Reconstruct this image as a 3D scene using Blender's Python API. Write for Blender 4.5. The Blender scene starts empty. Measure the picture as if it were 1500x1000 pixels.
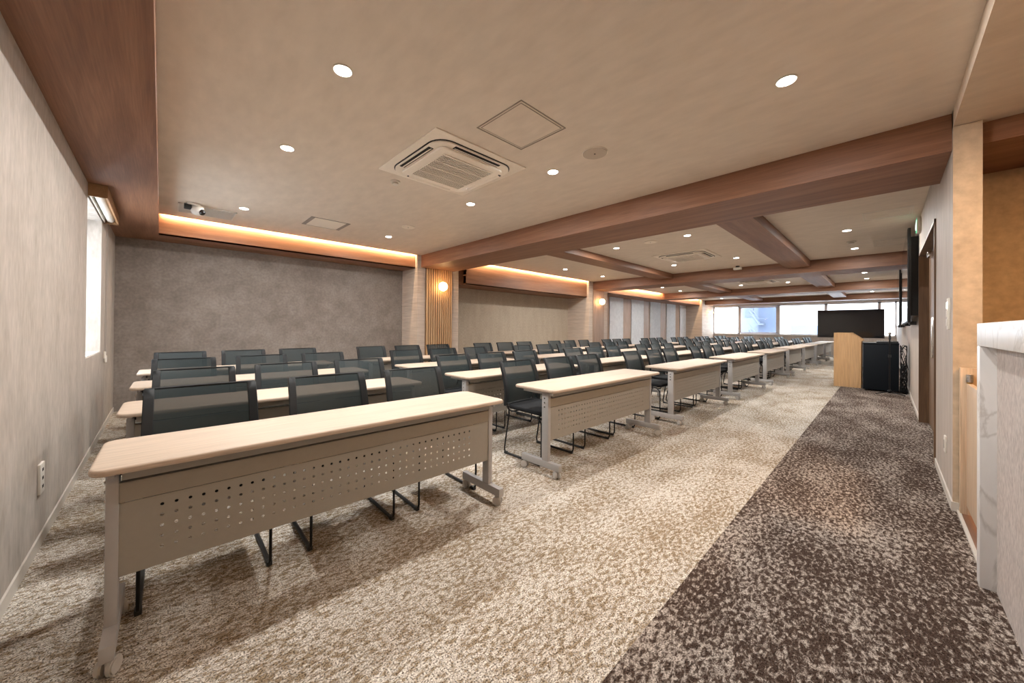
import bpy, bmesh, math, random
from mathutils import Vector, Matrix
random.seed(7)
PI = math.pi
S = bpy.context.scene
C = S.collection

# ------------------------------------------------------------------ camera
FPX, YAW, PITCH, ROLL, PX, PY = 530.183, .8135, .0052, .0077, 736.749, 476.717
H = 1.2
f = Vector((math.cos(YAW)*math.cos(PITCH), math.sin(YAW)*math.cos(PITCH), math.sin(PITCH)))
rt = Vector((math.sin(YAW), -math.cos(YAW), 0)); up = rt.cross(f)
r2 = math.cos(ROLL)*rt + math.sin(ROLL)*up; u2 = -math.sin(ROLL)*rt + math.cos(ROLL)*up
cd = bpy.data.cameras.new('camera'); cam = bpy.data.objects.new('camera', cd); C.objects.link(cam)
cam.matrix_world = Matrix(((r2.x, u2.x, -f.x, 0), (r2.y, u2.y, -f.y, 0), (r2.z, u2.z, -f.z, H), (0, 0, 0, 1)))
cd.sensor_width = 36; cd.lens = FPX/1500*36
cd.shift_x = (750-PX)/1500; cd.shift_y = (PY-500)/1500
cd.clip_start = .02; cd.clip_end = 400
S.camera = cam

# ------------------------------------------------------------------ look, world, big lights
S.view_settings.view_transform = 'Standard'; S.view_settings.look = 'None'
S.view_settings.gamma = 1; S.view_settings.use_curve_mapping = False
S.view_settings.exposure = 0.76
LIGHT_W = 18.0           # one ceiling downlight
WORLD = 8.0
KITCHEN_W = 27.0
S.cycles.max_bounces = 7; S.cycles.diffuse_bounces = 5; S.cycles.glossy_bounces = 3
S.cycles.transparent_max_bounces = 12; S.cycles.sample_clamp_indirect = 6
w = bpy.data.worlds.new('overcast_sky'); S.world = w; w.use_nodes = True
bg = w.node_tree.nodes['Background']; bg.inputs[0].default_value = (.80, .90, 1, 1); bg.inputs[1].default_value = WORLD

def area_light(name, loc, rot, sx, sy, energy, color, portal=False, shape='RECTANGLE', spread=PI):
    l = bpy.data.lights.new(name, 'AREA'); l.shape = shape; l.size = sx
    if shape == 'RECTANGLE': l.size_y = sy
    l.energy = energy; l.color = color; l.spread = spread
    o = bpy.data.objects.new(name, l); C.objects.link(o); o.location = loc; o.rotation_euler = rot
    if portal: l.cycles.is_portal = True
    return o
area_light('window_portal', (22.35, 3.1, 1.7), (0, PI/2, 0), 1.6, 7.2, 1, (1, 1, 1), portal=True)
area_light('window_portal', (-.75, 5.25, 1.6), (0, -PI/2, 0), 1.5, 1.15, 1, (1, 1, 1), portal=True)
kl = area_light('kitchen_lamp_light', (2.75, -1.25, 2.5), (0, 0, 0), .3, .3, KITCHEN_W, (1, .56, .24))

# ------------------------------------------------------------------ materials
def mat(name):
    m = bpy.data.materials.new(name); m.use_nodes = True
    return m, m.node_tree.nodes, m.node_tree.links, m.node_tree.nodes['Principled BSDF']
def flat(name, col, rough=.5, metal=0, spec=.5, bump=None):
    m, n, l, b = mat(name)
    b.inputs['Base Color'].default_value = (*col, 1); b.inputs['Roughness'].default_value = rough
    b.inputs['Metallic'].default_value = metal; b.inputs['Specular IOR Level'].default_value = spec
    t = n.new('ShaderNodeTexCoord'); no = n.new('ShaderNodeTexNoise'); no.inputs['Scale'].default_value = 40
    l.new(t.outputs['Object'], no.inputs['Vector'])
    mx = n.new('ShaderNodeMix'); mx.data_type = 'RGBA'
    mx.inputs[6].default_value = (*[c*.95 for c in col], 1); mx.inputs[7].default_value = (*[min(1, c*1.05) for c in col], 1)
    l.new(no.outputs['Fac'], mx.inputs[0]); l.new(mx.outputs[2], b.inputs['Base Color'])
    if bump:
        bp = n.new('ShaderNodeBump'); bp.inputs['Strength'].default_value = bump; bp.inputs['Distance'].default_value = .002
        n2 = n.new('ShaderNodeTexNoise'); n2.inputs['Scale'].default_value = 400; l.new(t.outputs['Object'], n2.inputs['Vector'])
        l.new(n2.outputs['Fac'], bp.inputs['Height']); l.new(bp.outputs[0], b.inputs['Normal'])
    return m
def emis(name, col, st):
    m, n, l, b = mat(name)
    b.inputs['Base Color'].default_value = (*col, 1); b.inputs['Emission Color'].default_value = (*col, 1); b.inputs['Emission Strength'].default_value = st
    return m
def ramp(n, *stops):
    r = n.new('ShaderNodeValToRGB'); e = r.color_ramp.elements
    while len(e) < len(stops): e.new(.5)
    for i, (p, c) in enumerate(stops): e[i].position = p; e[i].color = (*c, 1)
    return r
def mapped(n, l, scale, rot=(0, 0, 0)):
    t = n.new('ShaderNodeTexCoord'); m = n.new('ShaderNodeMapping')
    m.inputs['Scale'].default_value = scale; m.inputs['Rotation'].default_value = rot
    l.new(t.outputs['Object'], m.inputs['Vector']); return m
def mottled(name, c1, c2, scale=(2, 2, 2), fine=60, rough=.75, streak=None, fa=.13):
    """wallpaper with soft clouds and fine grain (or streaks)"""
    m, n, l, b = mat(name)
    mp = mapped(n, l, scale); no = n.new('ShaderNodeTexNoise'); no.inputs['Scale'].default_value = 3; no.inputs['Detail'].default_value = 6; no.inputs['Roughness'].default_value = .62
    l.new(mp.outputs[0], no.inputs['Vector'])
    r = ramp(n, (.32, c1), (.68, c2)); l.new(no.outputs['Fac'], r.inputs[0])
    mp2 = mapped(n, l, streak or (1, 1, 1)); n2 = n.new('ShaderNodeTexNoise'); n2.inputs['Scale'].default_value = fine; n2.inputs['Detail'].default_value = 3
    l.new(mp2.outputs[0], n2.inputs['Vector'])
    mr = n.new('ShaderNodeMapRange'); mr.inputs[1].default_value = .3; mr.inputs[2].default_value = .7; mr.inputs[3].default_value = 1-fa; mr.inputs[4].default_value = 1+fa
    l.new(n2.outputs['Fac'], mr.inputs[0])
    mx = n.new('ShaderNodeMix'); mx.data_type = 'RGBA'; mx.blend_type = 'MULTIPLY'; mx.inputs[0].default_value = 1
    l.new(r.outputs[0], mx.inputs[6]); l.new(mr.outputs[0], mx.inputs[7]); l.new(mx.outputs[2], b.inputs['Base Color'])
    b.inputs['Roughness'].default_value = rough; b.inputs['Specular IOR Level'].default_value = .3
    bp = n.new('ShaderNodeBump'); bp.inputs['Strength'].default_value = .15; bp.inputs['Distance'].default_value = .002
    l.new(n2.outputs['Fac'], bp.inputs['Height']); l.new(bp.outputs[0], b.inputs['Normal'])
    return m
def wood(name, c1, c2, c3, axis, rough=.52, k=1.0):
    """veneer, grain running along axis 0, 1 or 2"""
    m, n, l, b = mat(name)
    sc = [7*k, 7*k, 7*k]; sc[axis] = .55*k
    mp = mapped(n, l, sc); no = n.new('ShaderNodeTexNoise'); no.inputs['Scale'].default_value = 1.0; no.inputs['Detail'].default_value = 7
    no.inputs['Roughness'].default_value = .58; no.inputs['Distortion'].default_value = .8; l.new(mp.outputs[0], no.inputs['Vector'])
    r = ramp(n, (.3, c1), (.5, c2), (.72, c3)); l.new(no.outputs['Fac'], r.inputs[0])
    sf = [140, 140, 140]; sf[axis] = 4
    mp2 = mapped(n, l, sf); n2 = n.new('ShaderNodeTexNoise'); n2.inputs['Scale'].default_value = 1; n2.inputs['Detail'].default_value = 2
    l.new(mp2.outputs[0], n2.inputs['Vector'])
    mr = n.new('ShaderNodeMapRange'); mr.inputs[1].default_value = .3; mr.inputs[2].default_value = .7; mr.inputs[3].default_value = .84; mr.inputs[4].default_value = 1.1
    l.new(n2.outputs['Fac'], mr.inputs[0])
    mx = n.new('ShaderNodeMix'); mx.data_type = 'RGBA'; mx.blend_type = 'MULTIPLY'; mx.inputs[0].default_value = 1
    l.new(r.outputs[0], mx.inputs[6]); l.new(mr.outputs[0], mx.inputs[7]); l.new(mx.outputs[2], b.inputs['Base Color'])
    b.inputs['Roughness'].default_value = rough
    return m
def carpet(name, pile, fleck, deep, lo, hi, seed, rot):
    """cut pile: salt-and-pepper tufts with curved flecks of a second yarn"""
    m, n, l, b = mat(name)
    mp = mapped(n, l, (1, 1.9, 1), (0, 0, rot)); mp.inputs['Location'].default_value = (seed, seed, 0)
    p = n.new('ShaderNodeTexNoise'); p.inputs['Scale'].default_value = 30; p.inputs['Detail'].default_value = 5; p.inputs['Roughness'].default_value = .7; p.inputs['Distortion'].default_value = .45
    l.new(mp.outputs[0], p.inputs['Vector'])
    g = n.new('ShaderNodeTexNoise'); g.inputs['Scale'].default_value = 1.7; g.inputs['Detail'].default_value = 3
    l.new(mp.outputs[0], g.inputs['Vector'])
    ga = n.new('ShaderNodeMath'); ga.operation = 'MULTIPLY_ADD'; ga.inputs[1].default_value = .28; l.new(g.outputs['Fac'], ga.inputs[0]); l.new(p.outputs['Fac'], ga.inputs[2])
    mp3 = mapped(n, l, (1, 1, 1)); t2 = n.new('ShaderNodeTexNoise'); t2.inputs['Scale'].default_value = 165; t2.inputs['Detail'].default_value = 2; t2.inputs['Roughness'].default_value = .8
    l.new(mp3.outputs[0], t2.inputs['Vector'])
    tb = n.new('ShaderNodeMath'); tb.operation = 'MULTIPLY_ADD'; tb.inputs[1].default_value = .38; l.new(t2.outputs['Fac'], tb.inputs[0]); l.new(ga.outputs[0], tb.inputs[2])
    mr = n.new('ShaderNodeMapRange'); mr.inputs[1].default_value = lo; mr.inputs[2].default_value = hi; l.new(tb.outputs[0], mr.inputs[0])
    mx = n.new('ShaderNodeMix'); mx.data_type = 'RGBA'; mx.inputs[6].default_value = (*pile, 1); mx.inputs[7].default_value = (*fleck, 1); l.new(mr.outputs[0], mx.inputs[0])
    r = ramp(n, (.40, deep), (.50, (.80, .78, .76)), (.60, (1.08, 1.08, 1.08))); l.new(t2.outputs['Fac'], r.inputs[0])
    m2 = n.new('ShaderNodeMix'); m2.data_type = 'RGBA'; m2.blend_type = 'MULTIPLY'; m2.inputs[0].default_value = 1
    l.new(mx.outputs[2], m2.inputs[6]); l.new(r.outputs[0], m2.inputs[7]); l.new(m2.outputs[2], b.inputs['Base Color'])
    b.inputs['Roughness'].default_value = 1; b.inputs['Specular IOR Level'].default_value = .05
    bp = n.new('ShaderNodeBump'); bp.inputs['Strength'].default_value = .7; bp.inputs['Distance'].default_value = .006
    l.new(t2.outputs['Fac'], bp.inputs['Height']); l.new(bp.outputs[0], b.inputs['Normal'])
    return m
def marble(name):
    m, n, l, b = mat(name)
    mp = mapped(n, l, (1.6, 1.6, .8)); no = n.new('ShaderNodeTexNoise'); no.inputs['Scale'].default_value = 2.2; no.inputs['Detail'].default_value = 8; no.inputs['Distortion'].default_value = 1.5
    l.new(mp.outputs[0], no.inputs['Vector'])
    r = ramp(n, (.30, (.74, .73, .72)), (.475, (.80, .79, .785)), (.50, (.60, .58, .56)), (.525, (.79, .78, .77)), (.75, (.70, .685, .675)))
    l.new(no.outputs['Fac'], r.inputs[0]); l.new(r.outputs[0], b.inputs['Base Color']); b.inputs['Roughness'].default_value = .3
    return m
def seethrough(name, col, alpha, rough=.4, scale=None):
    """woven mesh or thin glass: part of the light passes straight through"""
    m, n, l, b = mat(name)
    b.inputs['Base Color'].default_value = (*col, 1); b.inputs['Roughness'].default_value = rough
    if scale: b.inputs['Specular IOR Level'].default_value = .3
    t = n.new('ShaderNodeBsdfTransparent'); mx = n.new('ShaderNodeMixShader'); mx.inputs[0].default_value = alpha
    if scale:
        mp = mapped(n, l, (scale, scale, scale)); wv = n.new('ShaderNodeTexWave'); wv.wave_type = 'BANDS'; wv.bands_direction = 'Z'; wv.inputs['Scale'].default_value = 1
        l.new(mp.outputs[0], wv.inputs['Vector'])
        mr = n.new('ShaderNodeMapRange'); mr.inputs[3].default_value = alpha-.12; mr.inputs[4].default_value = min(1, alpha+.12)
        l.new(wv.outputs['Fac'], mr.inputs[0]); l.new(mr.outputs[0], mx.inputs[0])
    l.new(t.outputs[0], mx.inputs[1]); l.new(b.outputs[0], mx.inputs[2])
    l.new(mx.outputs[0], n['Material Output'].inputs[0])
    return m

M = {}
M['ceiling'] = mottled('ceiling_paper', (.70, .62, .53), (.745, .665, .575), (2.4, 1.2, 1), 14, .6, (1, .35, 1), .045)
M['ceiling_kitchen'] = mottled('warm_lit_ceiling_paper', (.60, .50, .40), (.68, .58, .47), (2.4, 1.2, 1), 14, .6, (1, .35, 1), .045)  # ceiling paper again, with the warm pantry light put into its colour
M['wall_left'] = mottled('stone_wallpaper', (.36, .315, .27), (.455, .405, .36), (2.2, 2.2, .9), 34, .7, (1, 1, .35), .10)
M['wall_alcove'] = mottled('suede_wallpaper', (.205, .17, .145), (.30, .257, .228), (1.3, 1.3, 1.3), 30, .7)
M['wall_alcove2'] = mottled('beige_wallpaper', (.40, .33, .25), (.46, .385, .30), (2, 2, .5), 70, .75, (1, 1, .3))
M['wall_right'] = mottled('grey_wallpaper', (.42, .36, .31), (.50, .44, .39), (3, 3, .3), 60, .6, (1, 1, .08))
M['wall_end'] = mottled('tan_wallpaper', (.50, .385, .27), (.58, .46, .33), (1.5, 1.5, 1.5), 20, .7)
M['pier'] = mottled('linen_panel', (.50, .40, .32), (.60, .50, .42), (.5, .5, 6), 60, .6, (.05, .05, 1))
M['blindpanel'] = mottled('pale_screen', (.55, .56, .58), (.66, .67, .69), (3, 3, 3), 60, .7)
M['bronze_y'] = wood('walnut_veneer_across', (.17, .073, .037), (.235, .108, .057), (.32, .16, .09), 1)
M['bronze_x'] = wood('walnut_veneer_along', (.17, .073, .037), (.235, .108, .057), (.32, .16, .09), 0)
M['slat'] = wood('oak_batten', (.42, .235, .11), (.50, .30, .15), (.58, .37, .20), 2, .5, 3)
M['pierwood'] = wood('taupe_oak', (.30, .19, .13), (.37, .245, .17), (.44, .30, .22), 2, .5, 2)
M['jamb'] = wood('dark_door_veneer', (.10, .055, .028), (.15, .085, .045), (.20, .12, .065), 2, .45, 2)
M['door'] = wood('orange_door_veneer', (.30, .13, .06), (.38, .17, .08), (.44, .21, .10), 2, .4, 2)
M['beech'] = wood('beech_veneer', (.50, .29, .13), (.56, .335, .16), (.60, .37, .19), 2, .45, 2)
M['pale_oak'] = wood('pale_oak', (.52, .37, .24), (.60, .44, .30), (.66, .50, .35), 2, .45, 2)
M['pelmet'] = wood('pelmet_wood', (.30, .16, .07), (.36, .20, .095), (.42, .25, .13), 1, .5)
M['desktop'] = wood('maple_laminate', (.565, .445, .345), (.60, .48, .375), (.625, .505, .40), 0, .55, 1.3)
M['grey'] = flat('warm_grey_steel', (.315, .29, .25), .5)
M['leg'] = flat('silver_grey_leg', (.40, .39, .385), .42)
M['caster'] = flat('grey_caster_plastic', (.50, .48, .45), .45)
M['bolt'] = flat('bright_bolt', (.75, .75, .75), .25, 1)
M['black'] = flat('black_plastic', (.018, .019, .02), .45)
M['frame'] = flat('charcoal_frame_plastic', (.018, .020, .022), .5, 0, .25)
M['fabric'] = flat('black_seat_fabric', (.014, .015, .017), .9, 0, .3, .6)
M['rod'] = flat('black_steel_rod', (.007, .007, .008), .4, 0, .25)
M['mesh'] = seethrough('woven_mesh', (.018, .030, .033), .90, .5, 180)
M['white'] = flat('white_plastic', (.72, .68, .61), .5)
M['white_ac'] = flat('ivory_plastic', (.90, .83, .73), .5)
M['grille'] = flat('grey_grille', (.30, .27, .24), .6)
M['speaker'] = flat('speaker_mesh', (.52, .45, .37), .6)
M['hatchline'] = flat('aluminium_trim', (.36, .32, .27), .4, .6)
M['dark'] = flat('dark_gap', (.02, .018, .016), .7)
M['chrome'] = flat('chrome', (.8, .8, .8), .2, 1)
M['lamp'] = emis('downlight_glow', (1, .96, .9), 14)
M['globe'] = emis('warm_globe_glow', (1, .60, .27), 13)
M['brass'] = flat('brass', (.5, .33, .12), .3, 1)
M['baseboard'] = flat('pale_baseboard', (.60, .55, .49), .5)
M['marble'] = marble('white_marble')
M['counter_panel'] = mottled('flecked_wallpaper', (.40, .35, .325), (.50, .45, .42), (14, 14, 6), 110, .6, (1, 1, .35), .22)
M['rack'] = flat('black_rack_paint', (.005, .007, .010), .6, 0, .15)
M['screen'] = flat('glossy_screen', (.006, .006, .007), .06, 0, .6)
M['bezel'] = flat('bezel_black', (.012, .012, .013), .35)
M['glass'] = seethrough('window_glass', (.9, .95, 1), .08, .02)
M['alu'] = flat('window_aluminium', (.62, .57, .56), .45, .1)
M['threshold'] = wood('red_floor_wood', (.17, .085, .05), (.22, .11, .065), (.27, .14, .085), 0, .4)
M['green'] = emis('exit_green', (.02, .45, .20), .5)
M['sign_rocker_white'] = emis('sign_and_rocker_glow', (.9, 1, .95), .7)
M['carpet_light'] = carpet('beige_carpet', (.83, .79, .72), (.38, .295, .20), (.12, .10, .085), .80, .90, 3, .6)
M['carpet_dark'] = carpet('brown_carpet', (.60, .53, .47), (.085, .056, .043), (.12, .10, .095), .74, .86, 11, -.5)
M['foliage'] = flat('green_leaves', (.05, .16, .05), .7)
M['ext_blue'] = flat('blue_grey_cladding', (.040, .060, .105), .8)
M['ext_light'] = flat('pale_render', (.11, .14, .19), .8)
M['ext_white'] = flat('white_render', (.8, .8, .8), .8)
M['ext_steel'] = flat('stair_steel', (.06, .08, .12), .6)
M['ext_ground'] = flat('asphalt', (.25, .25, .25), .9)

# ------------------------------------------------------------------ mesh helpers
class MB:
    def __init__(s): s.bm = bmesh.new()
    def _merge(s, b2):
        me = bpy.data.meshes.new('t'); b2.to_mesh(me); b2.free(); s.bm.from_mesh(me); bpy.data.meshes.remove(me)
    def box(s, x0, x1, y0, y1, z0, z1, bev=0, seg=2, rot=None, piv=None):
        b = bmesh.new(); bmesh.ops.create_cube(b, size=1)
        for v in b.verts:
            v.co = Vector(((x0+x1)/2+v.co.x*(x1-x0), (y0+y1)/2+v.co.y*(y1-y0), (z0+z1)/2+v.co.z*(z1-z0)))
        if bev: bmesh.ops.bevel(b, geom=b.edges[:], offset=bev, segments=seg, affect='EDGES', profile=.5)
        if rot:
            p = Vector(piv) if piv else Vector(((x0+x1)/2, (y0+y1)/2, (z0+z1)/2))
            bmesh.ops.rotate(b, verts=b.verts, cent=p, matrix=rot)
        s._merge(b); return s
    def cyl(s, p, r, h, axis='Z', seg=24, r2=None, bev=0):
        b = bmesh.new(); bmesh.ops.create_cone(b, cap_ends=True, segments=seg, radius1=r, radius2=r if r2 is None else r2, depth=h)
        if bev:
            ed = [e for e in b.edges if abs(e.verts[0].co.z-e.verts[1].co.z) < 1e-6]
            bmesh.ops.bevel(b, geom=ed, offset=bev, segments=2, affect='EDGES')
        R = {'Z': Matrix.Identity(3), 'X': Matrix.Rotation(PI/2, 3, 'Y'), 'Y': Matrix.Rotation(PI/2, 3, 'X')}[axis]
        for v in b.verts: v.co = R @ v.co + Vector(p)
        s._merge(b); return s
    def sphere(s, p, r, sc=(1, 1, 1), seg=20):
        b = bmesh.new(); bmesh.ops.create_uvsphere(b, u_segments=seg, v_segments=seg//2, radius=r)
        for v in b.verts: v.co = Vector((v.co.x*sc[0], v.co.y*sc[1], v.co.z*sc[2])) + Vector(p)
        s._merge(b); return s
    def tube(s, pts, r, seg=8, bend=0, n=4):
        P = [Vector(p) for p in pts]
        if bend:
            Q = [P[0]]
            for i in range(1, len(P)-1):
                a = (P[i-1]-P[i]); c = (P[i+1]-P[i]); d = min(bend, a.length*.45, c.length*.45)
                A = P[i]+a.normalized()*d; B = P[i]+c.normalized()*d
                for k in range(n+1):
                    t = k/n; Q.append((1-t)**2*A + 2*t*(1-t)*P[i] + t*t*B)
            Q.append(P[-1]); P = Q
        rings = []; prev = None
        for i, p in enumerate(P):
            t = (P[min(i+1, len(P)-1)] - P[max(i-1, 0)]).normalized()
            if prev is None: a = t.orthogonal().normalized()
            else: a = (prev - t*prev.dot(t)).normalized()
            prev = a; b = t.cross(a)
            rings.append([s.bm.verts.new(p + r*(math.cos(2*PI*j/seg)*a + math.sin(2*PI*j/seg)*b)) for j in range(seg)])
        for i in range(len(rings)-1):
            for j in range(seg):
                s.bm.faces.new((rings[i][j], rings[i][(j+1) % seg], rings[i+1][(j+1) % seg], rings[i+1][j]))
        s.bm.faces.new(rings[0][::-1]); s.bm.faces.new(rings[-1]); return s
    def prism(s, pts, a0, a1, axis, bev=0):
        """polygon in the two other axes, pushed along axis from a0 to a1"""
        b = bmesh.new()
        mk = {'X': lambda p, a: (a, p[0], p[1]), 'Y': lambda p, a: (p[0], a, p[1]), 'Z': lambda p, a: (p[0], p[1], a)}[axis]
        v0 = [b.verts.new(mk(p, a0)) for p in pts]; v1 = [b.verts.new(mk(p, a1)) for p in pts]
        b.faces.new(v0[::-1]); b.faces.new(v1); k = len(pts)
        for i in range(k): b.faces.new((v0[i], v0[(i+1) % k], v1[(i+1) % k], v1[i]))
        bmesh.ops.recalc_face_normals(b, faces=b.faces)
        if bev:
            caps = [e for e in b.edges if (e.verts[0] in v0) == (e.verts[1] in v0)]
            bmesh.ops.bevel(b, geom=caps, offset=bev, segments=3, affect='EDGES', profile=.5)
        s._merge(b); return s
    def build(s, name, m, parent=None, loc=None, smooth=True):
        bmesh.ops.recalc_face_normals(s.bm, faces=s.bm.faces)
        if loc:
            for v in s.bm.verts: v.co -= Vector(loc)
        me = bpy.data.meshes.new(name); s.bm.to_mesh(me); s.bm.free(); me.materials.append(m)
        if smooth:
            me.shade_smooth(); me.set_sharp_from_angle(angle=math.radians(35))
        o = bpy.data.objects.new(name, me); C.objects.link(o)
        if loc: o.location = loc
        if parent: o.parent = parent
        return o
def tag(o, label, cat, group=None, kind=None):
    o['label'] = label; o['category'] = cat
    if group: o['group'] = group
    if kind: o['kind'] = kind
    return o
def struct(o): o['kind'] = 'structure'; return o
def empty(name, loc, rz=0):
    o = bpy.data.objects.new(name, None); o.empty_display_size = .1; C.objects.link(o); o.location = loc; o.rotation_euler = (0, 0, rz); return o
def kids(o): return [c for c in C.objects if c.parent == o]
def copy_tree(o, tree, parent=None):
    c = o.copy(); C.objects.link(c); c.parent = parent
    for ch in tree.get(o, ()): copy_tree(ch, tree, c)
    return c
def tree_of(o):
    t = {}
    for c in C.objects:
        if c.parent: t.setdefault(c.parent, []).append(c)
    return t
def box(name, m, *a, parent=None, bev=0): return MB().box(*a, bev=bev).build(name, m, parent, smooth=False)

# ------------------------------------------------------------------ the room
YR = -.31          # right wall
YA = 7.3           # back of the alcoves
XL = -.468         # left (short) wall
XW = 22.0          # window wall
CZ = 2.69; BZ = 2.435
MW = M['wall_left']
# floor: two carpets
struct(MB().box(XL-.2, XW+.2, .66, YA+.2, -.06, 0).build('floor', M['carpet_light'], smooth=False))
struct(MB().box(XL-.2, XW+.2, -3.6, .66, -.06, 0).build('floor', M['carpet_dark'], smooth=False))
# left wall with window opening (Y 4.72..5.76, Z .90..2.30)
b = MB()
b.box(XL-.25, XL, -3.6, 4.72, 0, 2.9); b.box(XL-.25, XL, 5.76, YA+.2, 0, 2.9)
b.box(XL-.25, XL, 4.72, 5.76, 0, .905); b.box(XL-.25, XL, 4.72, 5.76, 2.30, 2.9)
struct(b.build('wall_left', M['wall_left'], smooth=False))
struct(box('wall_rear', M['wall_end'], XL-.2, 5, -3.75, -3.6, 0, 2.9))
# alcove walls
struct(box('wall_alcove_near', M['wall_alcove'], XL, 4.3, YA, YA+.15, 0, 2.9))
struct(box('wall_alcove_middle', M['wall_alcove2'], 4.3, 10.3, YA, YA+.15, 0, 2.9))
wf = struct(box('wall_alcove_far', M['pierwood'], 10.3, XW+.2, YA, YA+.15, 0, 2.9))
pan = [(12.5, 13.54), (14.23, 15.34), (15.98, 17.05), (17.75, 18.82), (19.41, 20.3)]
for a, c in pan: struct(box('trim_screen_panel', M['blindpanel'], a, c, YA-.03, YA, 0, 2.42, bev=.003))
# piers
def pier(name, x0, x1, y0, inset, m):
    struct(box(name, M['pier'], x0, x1, y0, YA, 0, 2.9))
    return
pier('wall_pier_near', 3.85, 4.89, 6.65, 0, 0)
pier('wall_pier_middle', 9.88, 10.98, 6.48, 0, 0)
pier('wall_pier_far', 20.2, 21.95, 6.48, 0, 0)
# slat cladding on the near pier (slats are one patterned surface), wood panels on the others
struct(box('trim_slat_backing', M['jamb'], 4.03, 4.71, 6.630, 6.65, 0, BZ))
b = MB()
ns = 12; pw = (4.70-4.04)/ns
for i in range(ns): b.box(4.04+i*pw, 4.04+i*pw+pw*.70, 6.60, 6.631, 0, BZ, bev=.004, seg=1)
struct(b.build('trim_slats', M['slat'], smooth=False))
struct(box('trim_pier_panel', M['pierwood'], 10.1, 10.75, 6.462, 6.48, 0, BZ, bev=.002))
# right wall (door opening X 5.09..7.26, Z < 2.18), thickness .12
b = MB()
b.box(3.87, 5.06, YR-.12, YR, 0, 2.9); b.box(7.29, XW+.2, YR-.12, YR, 0, 2.9); b.box(5.06, 7.29, YR-.12, YR, 2.21, 2.9)
struct(b.build('wall_right', M['wall_right'], smooth=False))
# its end face towards the camera is papered tan
struct(box('trim_wall_end', M['wall_end'], 3.862, 3.87, YR-.12, YR+.001, 0, 2.57))
b = MB(); b.box(3.86, 5.06, YR, YR+.008, 0, .06); b.box(7.3, XW, YR, YR+.008, 0, .06); b.box(3.852, 3.862, YR-.12, YR+.008, 0, .06)
struct(b.build('baseboard_right', M['baseboard'], smooth=False))
struct(box('baseboard_left', M['baseboard'], XL, XL+.008, -3.6, YA, 0, .065))
# window wall
ZB, ZT = .945, 2.41
b = MB(); b.box(XW, XW+.2, YR-.2, YA+.2, 0, ZB); b.box(XW, XW+.2, YR-.2, YA+.2, ZT, 2.9); b.box(XW, XW+.2, 6.50, YA+.2, ZB, ZT)
struct(b.build('wall_windows', M['wall_right'], smooth=False))
mull = [6.50, 5.295, 3.62, 1.88, .185, -.31]
for i in range(5):
    y1, y0 = mull[i], mull[i+1]
    t = struct(empty(f'window_{i+1}', (XW+.1, (y0+y1)/2, ZB)))
    b = MB(); th = .05
    b.box(-.05, .05, (y0-y1)/2, (y0-y1)/2+th, 0, ZT-ZB); b.box(-.05, .05, (y1-y0)/2-th, (y1-y0)/2, 0, ZT-ZB)
    b.box(-.05, .05, (y0-y1)/2, (y1-y0)/2, 0, .05); b.box(-.05, .05, (y0-y1)/2, (y1-y0)/2, ZT-ZB-.05, ZT-ZB)
    b.build('window_frame', M['alu'], t, smooth=False)
    hw = (y1-y0)/2
    if i == 1:
        b = MB(); a = .05; s2 = .05
        b.box(-.06, -.03, -hw+a, -hw+a+s2, .06, ZT-ZB-.06); b.box(-.06, -.03, hw-a-s2, hw-a, .06, ZT-ZB-.06)
        b.box(-.06, -.03, -hw+a, hw-a, .06, .06+s2); b.box(-.06, -.03, -hw+a, hw-a, ZT-ZB-.06-s2, ZT-ZB-.06)
        b.build('sash', M['alu'], t, smooth=False)
        MB().box(-.085, -.06, -hw+a+.015, -hw+a+.035, .10, .20, bev=.003).build('window_handle', M['white'], t)
    MB().box(.0, .006, -hw+.05, hw-.05, .05, ZT-ZB-.05).build('pane', M['glass'], t, smooth=False)
struct(box('trim_window_sill', M['white'], XW-.06, XW+.02, YR, 6.5, ZB-.02, ZB+.005, bev=.003))
struct(box('trim_window_head', M['alu'], XW-.04, XW, YR, 6.5, ZT, ZT+.05, bev=.003))
# left window
t = struct(empty('window_6', (XL-.2, 5.24, .905)))
b = MB()
b.box(-.03, .02, -.52, -.47, 0, 1.395); b.box(-.03, .02, .47, .52, 0, 1.395); b.box(-.03, .02, -.52, .52, 0, .05); b.box(-.03, .02, -.52, .52, 1.345, 1.395)
b.box(-.02, .01, -.02, .02, .05, 1.345)
b.build('window_frame', M['alu'], t, smooth=False)
MB().box(-.008, -.003, -.47, .47, .05, 1.345).build('pane', M['glass'], t, smooth=False)
MB().box(-.01, .19, -.52, .52, 0, .008).build('sill', M['white'], t, smooth=False)

# ceiling
b = MB()
b.box(XL-.2, 3.95, YR, 6.69, CZ, 3.0)                        # near bay
b.box(3.95, 20.6, YR-.1, 6.50, CZ, 3.0)
b.box(20.6, XW+.2, YR-.1, 7.4, CZ, 3.0)
struct(b.build('ceiling', M['ceiling'], smooth=False))
struct(box('ceiling', M['ceiling'], XL-.2, XW+.2, 6.5, YA+.2, 2.90, 3.0))
# lowered ceiling over the pantry side
struct(box('ceiling', M['ceiling_kitchen'], XL, 5.2, -3.6, YR, 2.575, 3.0))
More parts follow.
